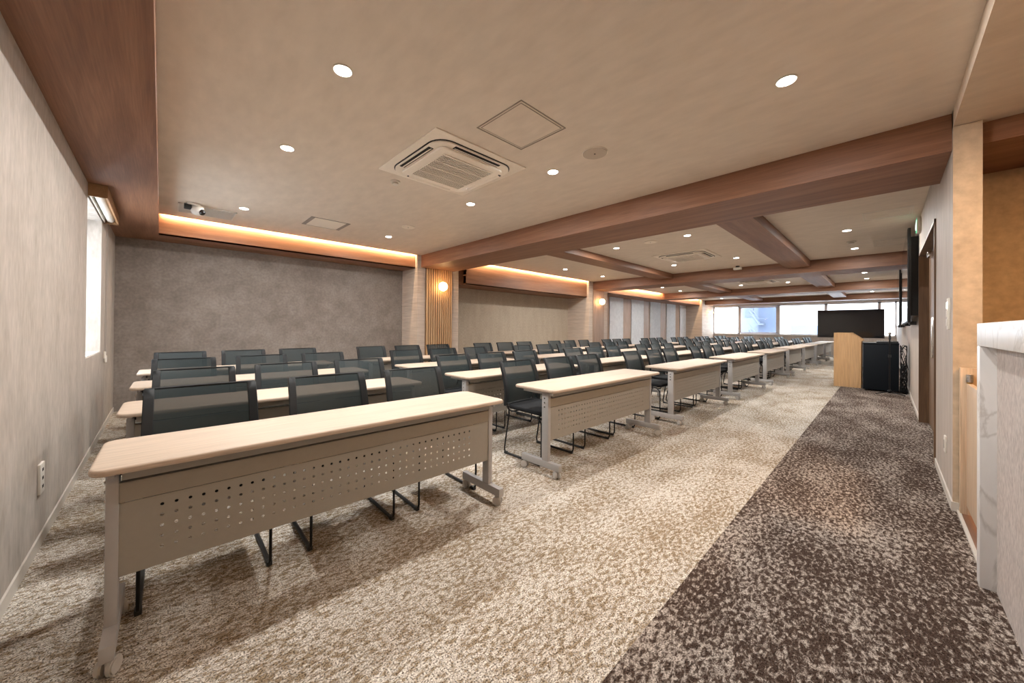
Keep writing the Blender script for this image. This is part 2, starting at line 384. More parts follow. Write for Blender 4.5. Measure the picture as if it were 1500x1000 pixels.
# beams
def beam(n, m, x0, x1, y0, y1, z0, z1=CZ): struct(box(f'trim_beam_{n}', m, x0, x1, y0, y1, z0, z1+.01, bev=.0015))
beam(1, M['bronze_y'], 3.93, 4.745, YR, 6.65, BZ)
beam(2, M['bronze_y'], 10.1, 10.9, YR, 6.48, BZ)
beam(3, M['bronze_y'], 15.5, 16.25, YR, 6.60, BZ+.01)
beam(4, M['bronze_y'], 20.6, 21.3, YR, 6.48, BZ+.02)
struct(box('trim_beam_kitchen', M['bronze_y'], 3.93, 4.70, -3.6, YR-.12, BZ, 2.58, bev=.0015))
for k, (x0, x1) in enumerate(((4.745, 10.1), (10.9, 15.5), (16.25, 20.6))):
    beam(5+2*k, M['bronze_x'], x0, x1, 1.11, 1.51, 2.555)
    beam(6+2*k, M['bronze_x'], x0, x1, 3.97, 4.38, 2.565)
# wooden bulkhead over the left wall and over the alcoves
struct(box('trim_bulkhead_left', M['bronze_y'], XL, -.03, -3.6, YA, 2.42, CZ+.01, bev=.0015))
def bulkhead(name, x0, x1, y0, z0, h=2.88):
    b = MB(); b.box(x0, x1, y0, y0+.02, z0, h); b.box(x0, x1, y0, YA, z0, z0+.02); b.box(x0, x1, y0+.02, YA, z0+.2, z0+.22)
    struct(b.build(name, M['bronze_x'], smooth=False))
bulkhead('trim_bulkhead_near', -.03, 3.85, 6.75, 2.42)
bulkhead('trim_bulkhead_middle', 5.05, 9.88, 6.56, 2.18)
struct(box('trim_bulkhead_return', M['bronze_y'], 4.89, 5.07, 6.70, YA, 2.18, 2.72))
bulkhead('trim_bulkhead_far', 10.98, 20.2, 6.60, 2.41)
# LED strips in the coves: tucked above the ceiling edge, shining on the bulkheads
for n, x0, x1, y in (('near', 0, 3.83, 6.70), ('middle', 5.1, 9.85, 6.51), ('far', 11.0, 20.15, 6.51)):
    yy = y
    t = tag(MB().box(x0, x1, yy-.012, yy-.002, CZ+.05, CZ+.062).build('led_strip', emis('led_'+n, (1, .62, .30), 3), smooth=False),
            {'near': 'warm LED strip hidden in the cove above the near alcove', 'middle': 'warm LED strip hidden in the cove between the two wall lamps',
             'far': 'warm LED strip hidden in the cove above the pale screen panels'}[n], 'light strip')
    area_light('cove_light', ((x0+x1)/2, yy+.006, CZ+.022), (math.radians(74), 0, 0), x1-x0, .014, 12*(x1-x0), (1, .70, .40))

# door in the right wall
b = MB(); b.box(5.06, 5.09, YR-.12, YR+.012, 0, 2.21); b.box(7.26, 7.29, YR-.12, YR+.012, 0, 2.21); b.box(5.06, 7.29, YR-.12, YR+.012, 2.18, 2.21)
d = struct(b.build('door_1', M['jamb'], smooth=False))
MB().box(5.12, 7.23, YR-.115, YR-.075, .01, 2.17).build('door_leaf', M['jamb'], d, smooth=False)
b = MB(); b.box(5.3, 5.32, YR-.075, YR-.03, .9, 1.35, bev=.005); b.box(6.12, 6.14, YR-.075, YR-.03, .9, 1.35, bev=.005)
b.build('door_handle', M['chrome'], d)
MB().box(5.4, 5.62, YR-.075, YR-.03, 2.08, 2.14, bev=.004).build('door_closer', M['chrome'], d)
MB().box(6.6, 6.8, YR-.075, YR-.03, 2.08, 2.14, bev=.004).build('door_closer', M['chrome'], d)
struct(box('door_2', M['door'], 5.0, 7.4, YR-.30, YR-.25, 0, 2.4))

# kitchen back wall
struct(box('wall_kitchen', M['wall_end'], 4.70, 4.85, -3.6, YR-.12, 0, 2.9))

# ------------------------------------------------------------------ downlights
tmp = []
def downlight(x, y, label):
    t = empty('downlight', (x, y, CZ)); tag(t, label, 'ceiling light', 'recessed downlights')
    b = MB(); b.cyl((0, 0, -.004), .054, .008, seg=28, bev=.002); b.build('trim_ring', M['white'], t)
    MB().cyl((0, 0, -.0085), .046, .003, seg=28).build('lens', M['lamp'], t)
    area_light('downlight_light', (x, y, CZ-.012), (0, 0, 0), .085, 0, LIGHT_W, (1, .975, .94), shape='DISK', spread=PI)
L1 = [(.755, 2.17, 'largest round downlight, upper left of the ceiling unit in the near bay'),
      (.755, 3.44, 'second downlight from the front in the row nearest the left bulkhead'),
      (.755, 5.60, 'small downlight beside the ventilation grille near the left cove'),
      (2.70, .41, 'round downlight at upper right near the pantry ceiling drop'),
      (2.70, 2.18, 'downlight between the ceiling unit and the large round speaker'),
      (2.70, 3.44, 'downlight just behind the near ceiling unit, above the wooden beam'),
      (2.72, 5.64, 'small downlight near the slatted pier in the near bay'),
      (6.12, 3.43, 'downlight just past the first beam, left of the second ceiling unit'),
      (6.07, 2.17, 'downlight just past the first beam, in front of the second ceiling unit'),
      (7.42, .40, 'downlight on the right side of the second bay, before the smoke detector'),
      (9.15, .39, 'downlight on the right side of the second bay, behind the smoke detector'),
      (8.69, 2.14, 'downlight above the white sensor box on the second beam'),
      (8.70, 3.40, 'downlight behind the second ceiling unit next to a narrow cross beam'),
      (7.43, 5.58, 'downlight over the middle alcove, nearer one of the two'),
      (9.17, 5.57, 'downlight over the middle alcove, farther one of the two'),
      (13.1, 5.53, 'downlight over the pale screen panels, nearer one of the two'),
      (14.78, 5.54, 'downlight over the pale screen panels, farther one of the two'),
      (14.17, 3.35, 'downlight in the third bay left of the small distant ceiling unit'),
      (14.26, 2.11, 'downlight in the third bay right of the small distant ceiling unit'),
      (13.16, .38, 'downlight on the right side of the third bay, nearer of the pair'),
      (14.71, .38, 'downlight on the right side of the third bay, farther of the pair'),
      (19.7, 5.45, 'farthest left downlight in the bay before the windows'),
      (19.7, .36, 'farthest right downlight in the bay before the windows, above the display')]
for a in L1: downlight(*a)

t = empty('pantry_ceiling_lamp', (2.75, -1.25, 2.575)); tag(t, 'square warm ceiling lamp over the pantry behind the marble counter', 'ceiling light')
MB().box(-.19, .19, -.19, .19, -.035, 0, bev=.004).build('housing', M['white'], t)
MB().box(-.16, .16, -.16, .16, -.045, -.034).build('diffuser', M['globe'], t, smooth=False)

# ------------------------------------------------------------------ ceiling fittings
def cassette(x, y, s, label):
    t = empty('air_conditioner', (x, y, CZ)); tag(t, label, 'air conditioner', 'ceiling cassette units')
    h = s/2
    MB().box(-h, h, -h, h, -.012, 0, bev=.004).build('panel', M['white_ac'], t)
    def rr(hw, r, n=6):
        pts = []
        for cx, cy, a0 in ((hw-r, hw-r, 0), (-hw+r, hw-r, PI/2), (-hw+r, -hw+r, PI), (hw-r, -hw+r, 1.5*PI)):
            for k in range(n+1): a = a0+k*PI/2/n; pts.append((cx+r*math.cos(a), cy+r*math.sin(a)))
        return pts
    ring = MB(); ring.prism(rr(h*.865, .15), -.018, -.012, 'Z'); ring.build('outlet_ring', M['dark'], t)
    body = MB(); body.prism(rr(h*.845, .14), -.03, -.012, 'Z')
    # body narrows between flaps
    body.build('trim_plate', M['white_ac'], t)
    MB().prism(rr(h*.70, .05), -.05, -.03, 'Z', bev=.008).build('cover', M['white_ac'], t)
    for k in range(4):
        a = k*PI/2; R = Matrix.Rotation(a, 3, 'Z')
        g = MB(); g.box(-h*.50, h*.50, h*.725, h*.82, -.033, -.0285); 
        for v in g.bm.verts: v.co = R @ v.co
        g.build('outlet_slot', M['dark'], t, smooth=False)
        g = MB(); g.box(-h*.48, h*.48, h*.735, h*.80, -.028, -.023, bev=.002, rot=Matrix.Rotation(math.radians(-32), 3, 'X'))
        for v in g.bm.verts: v.co = R @ v.co + Vector((0, 0, -.012))
        g.build('flap', M['white_ac'], t)
    g = MB(); q = h*.54; g.box(-q, q, -q, q, -.053, -.049); g.build('intake', M['dark'], t, smooth=False)
    g = MB(); n = 34
    for i in range(n+1): 
        xx = -q+2*q*i/n; g.box(xx-.0024, xx+.0024, -q, q, -.058, -.052)
    for i in range(17):
        yy = -q+2*q*i/16; g.box(-q, q, yy-(.008 if i % 4 == 0 else .0015), yy+(.008 if i % 4 == 0 else .0015), -.060, -.053)
    g.build('grille', M['white_ac'], t, smooth=False)
cassette(1.965, 2.79, .98, 'large white ceiling cassette air conditioner in the near bay')
cassette(7.80, 2.80, 1.0, 'white ceiling cassette air conditioner just past the first beam')
cassette(13.5, 2.75, .95, 'small distant ceiling cassette air conditioner in the third bay')
def hatch(x0, x1, y0, y1, label, m='hatchline'):
    t = empty('access_hatch', ((x0+x1)/2, (y0+y1)/2, CZ)); tag(t, label, 'access panel')
    a, c = (x1-x0)/2, (y1-y0)/2; b = MB()
    for o, wd, z in ((0, .007, -.004), (.022, .005, -.003)):
        A, B_ = a-o, c-o
        b.box(-A, A, -B_, -B_+wd, z, 0); b.box(-A, A, B_-wd, B_, z, 0); b.box(-A, -A+wd, -B_, B_, z, 0); b.box(A-wd, A, -B_, B_, z, 0)
    b.build('hatch_frame', M[m], t, smooth=False)
    MB().box(-a+.024, a-.024, -c+.024, c-.024, -.002, 0).build('hatch_panel', M['ceiling'], t, smooth=False)
hatch(1.70, 2.18, 1.64, 2.10, 'square ceiling access hatch beside the near air conditioner')
hatch(6.50, 6.96, -.23, .21, 'square access hatch in the far ceiling near the right wall', 'white')
hatch(8.6, 9.2, -.25, .15, 'pale access hatch in front of the second beam near the right wall', 'white')
# supply diffuser between the left downlights
t = empty('ceiling_diffuser', (1.735, 5.6, CZ)); tag(t, 'rectangular flush vent frame with dark ends near the left cove', 'vent')
b = MB(); b.box(-.26, .26, -.24, -.232, -.006, 0); b.box(-.26, .26, .232, .24, -.006, 0); b.box(-.26, -.21, -.24, .24, -.006, 0); b.box(.21, .26, -.24, .24, -.006, 0)
b.build('vent_frame', M['grille'], t, smooth=False); MB().box(-.21, .21, -.232, .232, -.004, 0).build('vent_plate', M['white_ac'], t, smooth=False)
# return grille with louvres
t = empty('ventilation_grille', (.43, 6.12, CZ)); tag(t, 'long louvred ventilation grille behind the security camera', 'vent')
b = MB(); w_, d_ = .29, .23
b.box(-w_, w_, -d_, -d_+.015, -.012, 0); b.box(-w_, w_, d_-.015, d_, -.012, 0); b.box(-w_, -w_+.015, -d_, d_, -.012, 0); b.box(w_-.015, w_, -d_, d_, -.012, 0)
b.build('grille_frame', M['white'], t, smooth=False)
MB().box(-w_+.01, w_-.01, -d_+.01, d_-.01, -.003, 0).build('grille_back', M['dark'], t, smooth=False)
b = MB()
for i in range(21): yy = -d_+.025+i*.0205; b.box(-w_+.015, w_-.015, yy-.003, yy+.004, -.011, -.004)
b.build('louvre', M['white'], t, smooth=False)
# security camera
t = empty('security_camera', (.28, 5.84, CZ)); tag(t, 'white dome security camera with black joint on the ceiling', 'camera')
MB().cyl((0, 0, -.014), .075, .028, bev=.005).build('mount', M['white'], t)
MB().cyl((-.055, -.02, -.05), .036, .07, 'X', bev=.004).build('joint', M['black'], t)
MB().sphere((.035, -.01, -.075), .068).build('camera_body', M['white'], t)
MB().sphere((.075, -.045, -.10), .036).build('camera_lens', M['screen'], t)
def disc(name, x, y, r, label, cat, g=None, m='white_ac', h=.008):
    t = empty(name, (x, y, CZ)); tag(t, label, cat, g)
    MB().cyl((0, 0, -h/2), r, h, seg=40, bev=.003).build('rim', M['white_ac'], t)
    MB().cyl((0, 0, -h-.001), r*.93, .004, seg=40).build('speaker_grille' if 'speaker' in name else 'cover', M[m], t)
    MB().cyl((0, 0, -h-.004), .006, .004, seg=12).build('screw', M['dark'], t)
disc('ceiling_speaker', 2.665, 1.70, .108, 'round ceiling speaker right of the near air conditioner', 'speaker', 'ceiling speakers', 'speaker')
disc('ceiling_speaker', 2.667, 4.894, .10, 'flat round ceiling speaker in front of the slatted pier', 'speaker', 'ceiling speakers')
disc('ceiling_speaker', 6.10, 2.78, .11, 'flat round ceiling speaker before the second air conditioner', 'speaker', 'ceiling speakers')
def smoke(x, y, r, label):
    t = empty('smoke_detector', (x, y, CZ)); tag(t, label, 'smoke detector', 'smoke detectors')
    MB().cyl((0, 0, -.006), r, .012, bev=.003).build('base', M['white'], t)
    MB().cyl((0, 0, -.022), r*.7, .024, r2=r*.45, bev=.003).build('sensor', M['white'], t)
smoke(1.735, 3.46, .05, 'small round detector beside the near air conditioner corner')
smoke(8.43, .40, .06, 'small round smoke detector between two downlights on the right')
t = empty('ceiling_sensor', (9.86, 2.40, CZ)); tag(t, 'white box sensor with dark top hanging at the second beam', 'sensor')
MB().box(-.05, .05, -.08, .08, -.09, -.03, bev=.01).build('housing', M['white'], t); MB().cyl((0, 0, -.015), .04, .03).build('bracket', M['black'], t)

# ------------------------------------------------------------------ wall lamps
def sconce(x, y, z, label):
    t = empty('wall_lamp', (x, y, z)); tag(t, label, 'wall lamp', 'globe wall lamps')
    MB().cyl((0, -.008, 0), .045, .016, 'Y', bev=.003).build('backplate', M['brass'], t)
    MB().cyl((0, -.03, 0), .016, .05, 'Y').build('arm', M['brass'], t)
    MB().sphere((0, -.125, 0), .094, seg=32).build('globe', M['globe'], t)
sconce(4.36, 6.60, 2.06, 'glowing globe wall lamp on the slatted wooden pier')
sconce(10.42, 6.462, 2.06, 'glowing globe wall lamp on the middle pier')
sconce(21.2, 6.48, 2.07, 'small distant globe wall lamp on the far pier beside the windows')

# ------------------------------------------------------------------ desks
def round_rect(hx, hy, r, n=6):
    pts = []
    for cx, cy, a0 in ((hx-r, hy-r, 0), (-hx+r, hy-r, PI/2), (-hx+r, -hy+r, PI), (hx-r, -hy+r, 1.5*PI)):
        for k in range(n+1): a = a0+k*PI/2/n; pts.append((cx+r*math.cos(a), cy+r*math.sin(a)))
    return pts
TZ = .7064
def make_desk():
    t = empty('folding_desk', (0, 0, 0))
    MB().prism(round_rect(.95, .228, .045), TZ-.026, TZ, 'Z', bev=.010).build('desktop', M['desktop'], t)
    b = MB(); b.box(-.872, .872, -.150, -.11, .636, .681, bev=.002); b.build('support_rail', M['grey'], t)
    # perforated modesty panel, real holes
    bm = bmesh.new(); x0, x1 = -.880, .880; yf, yb = -.128, -.124
    px_, nx, nz, pz_ = .0412, 37, 5, .0402
    hx0 = -.765; hz0 = .350-.0
    gx = [x0] + [hx0-px_/2+i*px_ for i in range(nx+1)] + [x1]; gz = [.285] + [hz0-pz_/2+i*pz_ for i in range(nz+1)] + [.548]
    cache = {}
    def V(x, z, y):
        k = (round(x, 5), round(z, 5), y)
        if k not in cache: cache[k] = bm.verts.new((x, y, z))
        return cache[k]
    for i in range(len(gx)-1):
        for j in range(len(gz)-1):
            a, c, d, e = gx[i], gx[i+1], gz[j], gz[j+1]
            hole = 0 < i < len(gx)-2 and 0 < j < len(gz)-2
            if not hole:
                bm.faces.new([V(a, d, yf), V(c, d, yf), V(c, e, yf), V(a, e, yf)])
            else:
                mx_, mz_ = (a+c)/2, (d+e)/2; r = .0062
                sq = [(c, mz_), (c, e), (mx_, e), (a, e), (a, mz_), (a, d), (mx_, d), (c, d)]
                ci = [(mx_+r*math.cos(k*PI/4), mz_+r*math.sin(k*PI/4)) for k in range(8)]
                for k in range(8):
                    k2 = (k+1) % 8
                    bm.faces.new([V(*sq[k], yf), V(*sq[k2], yf), V(*ci[k2], yf), V(*ci[k], yf)])
    bmesh.ops.triangulate(bm, faces=[fc for fc in bm.faces if len(fc.verts) > 4])
    bmesh.ops.solidify(bm, geom=bm.faces[:], thickness=.003)
    q = MB(); q.bm.free(); q.bm = bm
    q.box(x0, x1, yf, yf+.02, .281, .2875)
    q.build('modesty_panel', M['grey'], t, smooth=False)
    b = MB(); b.box(x0, x1, -.132, -.126, .551, .622, bev=.001); b.box(x0, x1, -.132, -.10, .618, .6225)
    b.build('upper_panel', M['grey'], t, smooth=False)
    for s in (-1, 1):
        lg = MB(); xa, xb = (.880, .914) if s > 0 else (-.914, -.880)
        lg.box(xa, xb, -.135, -.068, .10, .66, bev=.003)
        o = lg.build('leg', M['leg'], t)
        ft = MB(); ft.box(xa-.002, xb+.002, -.25, .16, .063, .117, bev=.003); ft.build('foot', M['leg'], o)
        bt = MB()
        for z in (.59, .625, .555): bt.cyl(((xb+.002) if s > 0 else (xa-.002), -.10, z), .007, .006, 'X', seg=10)
        bt.build('bolt', M['bolt'], o)
        ar = MB(); ar.box(xa+.008, xb-.008, -.17, .15, .655, .681, bev=.003); ar.build('bracket', M['leg'], o)
        hk = MB(); hk.box(xa-.03*s, xb-.03*s, -.10, .07, .642, .662, bev=.004); hk.tube([((xa+xb)/2-.03*s, .06, .655), ((xa+xb)/2-.03*s, .08, .60), ((xa+xb)/2-.03*s, .10, .595)], .006)
        hk.build('hinge', M['black'], o)
        for y, a in ((-.218, .5), (.130, -.3)):
            cs = empty_none = MB(); xc = (xa+xb)/2
            cs.cyl((xc, y, .062), .011, .02, seg=12); cs.box(xc-.005, xc+.005, y-.018, y+.018, .03, .060, bev=.002)
            c0 = cs.build('caster', M['caster'], o)
            wh = MB(); R = Matrix.Rotation(a*s, 3, 'Z')
            for dx in (-.016, .016): wh.cyl((dx, .004, .0305), .0305, .020, 'X', seg=24, bev=.005)
            for v in wh.bm.verts: v.co = R @ v.co + Vector((xc, y, 0))
            wh.build('wheel', M['caster'], c0)
    return t

# chair: front toward -Y
def make_chair():
    t = empty('mesh_chair', (0, 0, 0))
    # seat
    b = MB(); b.prism(round_rect(.225, .22, .07), .425, .463, 'Z', bev=.014)
    for v in b.bm.verts:
        v.co.z += -.022*max(0, (-v.co.y-.12)/.1)**2*.8 + .006*(abs(v.co.x)/.22)**2
    b.build('seat', M['fabric'], t)
    for s in (-1, 1):
        x = .232*s
        fr = MB(); fr.tube([(x*.93, .215, .445), (x*.95, .17, .415), (x*.97, -.18, .415), (x, -.235, .37), (x, -.235, .012), (x, .235, .012), (x*.99, .165, .41), (x*.96, .215, .50)], .0070, 8, bend=.045)
        o = fr.build('sled_frame', M['rod'], t)
        g = MB(); g.cyl((x, 0, .0105), .0105, .40, 'Y', seg=10); g.box(x-.012, x+.012, -.225, -.185, .001, .024, bev=.004); g.box(x-.012, x+.012, .185, .225, .001, .024, bev=.004); g.build('glide', M['black'], o)
    b = MB(); b.tube([(-.225, -.16, .409), (.225, -.16, .409)], .006); b.tube([(-.225, .14, .409), (.225, .14, .409)], .006)
    b.build('cross_bar', M['rod'], t)
    # back profile: (y, z)
    prof = [(.218, .455), (.212, .52), (.213, .58), (.222, .64), (.238, .70), (.258, .76), (.283, .82), (.308, .864)]
    def curve(u):  # backwards bow across the width
        return .022*(1-(u)**2)
    nx = 10; th = .004
    b = MB(); rows = []
    for y, z in prof:
        rows.append([b.bm.verts.new((.215*(1-.03*(z-.45)/.4)*(2*i/nx-1), y+curve(2*i/nx-1)-.006, z)) for i in range(nx+1)])
    for r in range(len(rows)-1):
        for i in range(nx): b.bm.faces.new((rows[r][i], rows[r][i+1], rows[r+1][i+1], rows[r+1][i]))
    o = b.build('backrest_mesh', M['mesh'], t)
    for s in (-1, 1):
        b = MB(); rings = []
        for k, (y, z) in enumerate(prof):
            kx = (1-.03*(z-.45)/.4); xo = .250*s*kx; xi = .206*s*kx; t_ = .015
            rings.append([b.bm.verts.new(p) for p in ((xi, y-t_+.004, z), (xo, y-t_-.006, z), (xo, y+t_-.006, z), (xi, y+t_, z))])
        for r in range(len(rings)-1):
            for j in range(4): b.bm.faces.new((rings[r][j], rings[r][(j+1) % 4], rings[r+1][(j+1) % 4], rings[r+1][j]))
        b.bm.faces.new(rings[0]); b.bm.faces.new(rings[-1])
        bmesh.ops.recalc_face_normals(b.bm, faces=b.bm.faces)
        bmesh.ops.bevel(b.bm, geom=b.bm.edges[:], offset=.003, segments=1, affect='EDGES')
        b.build('side_rail', M['frame'], t)
    b = MB()
    y, z = prof[-1]
    b.tube([(.238*u, y+curve(u)-.008, z-.001) for u in [k/5-1 for k in range(11)]], .0065, 6)
    b.build('top_rail', M['frame'], t)
    b = MB(); y, z = prof[0]
    b.tube([(.225*u, y+curve(u)-.006, z+.012) for u in [k/5-1 for k in range(11)]], .011, 6)
    b.build('lower_rail', M['frame'], t)
    return t

desk0 = make_desk(); chair0 = make_chair()
tree = tree_of(None)
ordn = ['first', 'second', 'third', 'fourth', 'fifth', 'sixth', 'seventh', 'eighth', 'ninth']
rown = ['front row by aisle', 'second row', 'third row', 'back row by alcoves']
base = [1.815, 2.90, 4.04, 5.17]; slope = [.014, .020, .020, .016]
first_d = first_c = True
for r in range(4):
    for i in range(9):
        x = -.173 + 2.42*i - (.04 if r and i else 0) + (0 if (i < 2 or not r) else random.uniform(-.02, .02))
        xc = x+.95
        yf = base[r]-slope[r]*xc + (0 if (r == 0) else random.uniform(-.015, .015))
        if r and i == 1: yf -= .05
        d = desk0 if first_d else copy_tree(desk0, tree); first_d = False
        d.location = (xc, yf+.228, 0); d.rotation_euler = (0, 0, -slope[r]*.9)
        tag(d, f'maple-top perforated-panel folding desk, {ordn[i]} from the left in the {rown[r]}', 'desk', 'folding desks in rows')
        for k, off in enumerate((.36, 1.00, 1.64)):
            c = chair0 if first_c else copy_tree(chair0, tree); first_c = False
            if i == 1 and r == 0: off += .04
            rz = random.uniform(-.03, .03)
            c.location = (x+off+random.uniform(-.015, .015), yf+.525+random.uniform(-.02, .02)+(0, -.01, -.01, .0)[r], 0); c.rotation_euler = (0, 0, rz)
            tag(c, f"black mesh chair, {('left', 'middle', 'right')[k]} one behind {ordn[i]} desk from left, {rown[r]}", 'chair', 'mesh chairs behind the desks')

# ------------------------------------------------------------------ lectern, rack, mic stand, cables
t = empty('lectern', (10.9, .56, 0)); tag(t, 'light beech wooden lectern with slanted top near the right wall', 'lectern')
def lect_side(x):
    return MB().prism([(-.21, 0), (.21, 0), (.21, 1.145), (-.06, 1.145), (-.235, 1.0), (-.235, .975), (-.21, .965)], x, x+.022, 'X')
lect_side(.32).build('side_panel', M['beech'], t, smooth=False); lect_side(-.345).build('side_panel', M['beech'], t, smooth=False)
MB().box(-.323, .32, .19, .21, 0, 1.14).build('front_panel', M['beech'], t, smooth=False)
MB().box(-.323, .32, -.05, .19, 1.115, 1.135).build('top', M['beech'], t, smooth=False)
MB().box(-.323, .32, -.225, -.03, 1.02, 1.04, rot=Matrix.Rotation(math.radians(40), 3, 'X')).build('reading_board', M['beech'], t, smooth=False)
MB().box(-.323, .32, -.18, .19, .55, .57).build('shelf', M['beech'], t, smooth=False)

t = empty('equipment_rack', (10.55, .07, 0)); tag(t, 'black equipment cabinet standing right of the beech lectern', 'cabinet')
MB().box(-.30, .30, -.245, .245, .03, .93, bev=.004).build('body', M['rack'], t)
MB().box(-.31, .31, -.25, .25, .93, .95, bev=.004).build('top_panel', M['rack'], t)
b = MB()
for sx in (-.26, .26):
    for sy in (-.2, .2): b.cyl((sx, sy, .015), .02, .03, seg=12)
b.build('feet', M['black'], t)
# things on the rack
g = 'equipment lying on the black rack'
t = empty('audio_mixer', (10.5, .0, .95)); tag(t, 'low black audio mixer lying on top of the black cabinet', 'mixer')
MB().box(-.16, .16, -.17, .13, 0, .035, bev=.006).build('body', M['black'], t)
b = MB()
for i in range(8):
    for j in range(4): b.cyl((-.13+.085*j, -.14+.035*i, .042), .007, .014, seg=8)
b.build('knobs', M['grille'], t)
t = empty('microphone_stand', (9.93, -.05, 0)); tag(t, 'black tripod microphone stand in front of the black cabinet', 'microphone stand')
MB().cyl((0, 0, .55), .011, 1.0, seg=12).build('pole', M['rod'], t)
MB().sphere((0, 0, .06), .035).build('hub', M['rod'], t)
for a in (2.2, 4.25, 6.1):
    MB().tube([(0, 0, .06), (.22*math.cos(a), .22*math.sin(a), .012)], .009).build('leg', M['rod'], t)
MB().cyl((0, 0, .72), .02, .05, seg=12).build('clutch', M['black'], t)
t = empty('microphone', (9.93, -.05, 1.04)); tag(t, 'handheld microphone with silver ball head on the tripod stand', 'microphone')
MB().cyl((0, -.0, .035), .018, .09, r2=.013, seg=14).build('handle', M['black'], t)
MB().sphere((0, 0, .10), .026).build('grille', M['chrome'], t)
rnd = random.Random(3)
labels = ['thick black cable looping down the side of the black cabinet', 'black cable coil lying lowest in the tangle by the wall', 'thin black cable hanging highest beside the cabinet top',
          'black cable bulging toward the wall halfway up the tangle', 'black cable knotted in the middle of the tangle beside the cabinet', 'black cable running along the floor under the tangle']
for k in range(6):
    pts = []; n = 44
    zc = (.30, .16, .62, .42, .28, .05)[k]; zr = (.22, .12, .30, .16, .22, .03)[k]
    for j in range(n):
        a = j*.85+k
        pts.append((10.22+.10*math.cos(a*.7+k)+rnd.uniform(-.05, .05), -.235+.048*math.sin(a*1.3+k)+rnd.uniform(-.008, .008) , max(.012, zc+zr*math.sin(a*.9+k*2)+rnd.uniform(-.05, .05))))
    o = MB().tube(pts, .0048, 6, bend=.06, n=3).build('cable', M['rod']); tag(o, labels[k], 'cable', 'cables beside the rack')

# ------------------------------------------------------------------ displays
def wall_display(x0, x1, label):
    t = empty('wall_display', ((x0+x1)/2, YR+.105, 1.31)); tag(t, label, 'television', 'wall mounted displays')
    hw = (x1-x0)/2
    MB().box(-hw, hw, -.03, 0, 0, 1.30, bev=.004).build('casing', M['bezel'], t)
    MB().box(-hw+.012, hw-.012, 0, .003, .02, 1.285).build('screen', M['screen'], t, smooth=False)
    MB().box(-hw+.15, hw-.15, -.105, -.03, .10, 1.2).build('bracket', M['bezel'], t, smooth=False)
    b = MB(); 
    for s in (-1, 1): b.box(s*hw*.8-.03, s*hw*.8+.03, -.09, -.02, -.03, .02, bev=.004)
    b.build('hook', M['bezel'], t)
wall_display(7.45, 9.75, 'near wall-mounted black display beside the door, seen almost edge on')
wall_display(12.1, 14.4, 'far wall-mounted black display, behind the nearer one, seen edge on')
t = empty('standing_display', (16, .80, 0)); tag(t, 'large black display on a floor stand in front of the windows', 'television')
MB().box(0, .05, -.775, .775, .955, 1.855, bev=.006).build('casing', M['bezel'], t)
MB().box(-.003, 0, -.763, .763, .975, 1.843).build('screen', M['screen'], t, smooth=False)
for y in (-.28, .28):
    MB().box(.05, .09, y-.03, y+.03, .07, 1.5, bev=.004).build('upright', M['leg'], t)
    b = MB(); b.box(-.30, .40, y-.03, y+.03, .06, .10, bev=.004); b.build('foot', M['leg'], t)
    b = MB()
    for x in (-.27, .37): b.cyl((x, y, .03), .03, .03, 'Y', seg=14)
    b.build('caster', M['black'], t)
MB().box(.05, .09, -.28, .28, .55, .60).build('crossbar', M['leg'], t)

# ------------------------------------------------------------------ pantry counter and gate
t = empty('bar_counter', (2.0, -.6, 0)); tag(t, 'tall pantry counter with white marble top and flecked front at right edge', 'counter')
def P(b): 
    for v in b.bm.verts: v.co -= Vector((2.0, -.6, 0))
    return b
P(MB().box(.75, 2.87, -.95, -.303, 1.13, 1.237, bev=.003)).build('countertop', M['marble'], t)
P(MB().box(2.80, 2.87, -.95, -.303, 0, 1.13, bev=.003)).build('end_panel', M['marble'], t)
P(MB().box(.78, 2.80, -.93, -.352, 0, 1.13)).build('front_panel', M['counter_panel'], t, smooth=False)
t = empty('gate', (3.84, -.36, 0)); tag(t, 'low pale oak gate between the marble counter and the wall end', 'gate')
P2 = lambda b: [setattr(v, 'co', v.co-Vector((3.84, -.36, 0))) for v in b.bm.verts] and b
P2(MB().box(2.88, 3.80, -.385, -.36, .07, .86, bev=.002)).build('gate_panel', M['pale_oak'], t)
P2(MB().box(3.80, 3.852, -.425, -.335, .0, .96, bev=.002)).build('post', M['pale_oak'], t)
b = MB(); b.cyl((3.79, -.372, .895), .017, .05, seg=18, bev=.002); P2(b).build('latch_knob', M['chrome'], t)
P2(MB().cyl((3.79, -.372, .866), .012, .012, seg=14)).build('knob_collar', M['brass'], t)
struct(box('trim_threshold', M['threshold'], 2.87, 3.85, -.9, YR-.03, 0, .012))
struct(box('trim_threshold_edge', M['baseboard'], 2.87, 3.86, YR-.03, YR-.015, 0, .014))

# ------------------------------------------------------------------ blind, switches, sockets, sign
t = empty('roller_blind', (-.41, 5.24, 2.42)); tag(t, 'white roller blind in a wooden pelmet above the left window', 'blind')
def PB(b):
    for v in b.bm.verts: v.co -= Vector((-.41, 5.24, 2.42))
    return b
b = MB(); b.box(XL+.001, -.35, 4.72, 4.735, 2.31, 2.419); b.box(-.364, -.35, 4.735, 5.92, 2.31, 2.419); b.box(XL+.001, -.35, 5.905, 5.92, 2.31, 2.419)
PB(b).build('pelmet', M['pelmet'], t, smooth=False)
PB(MB().cyl((-.413, 5.32, 2.355), .032, 1.12, 'Y', seg=24)).build('roll', M['white'], t)
PB(MB().box(-.462, -.452, 4.76, 5.88, 2.315, 2.40)).build('rail', M['white'], t, smooth=False)
t = empty('blind_cord', (-.45, 5.96, 2.31)); tag(t, 'thin looped blind cord with white toggle hanging right of the window', 'cord')
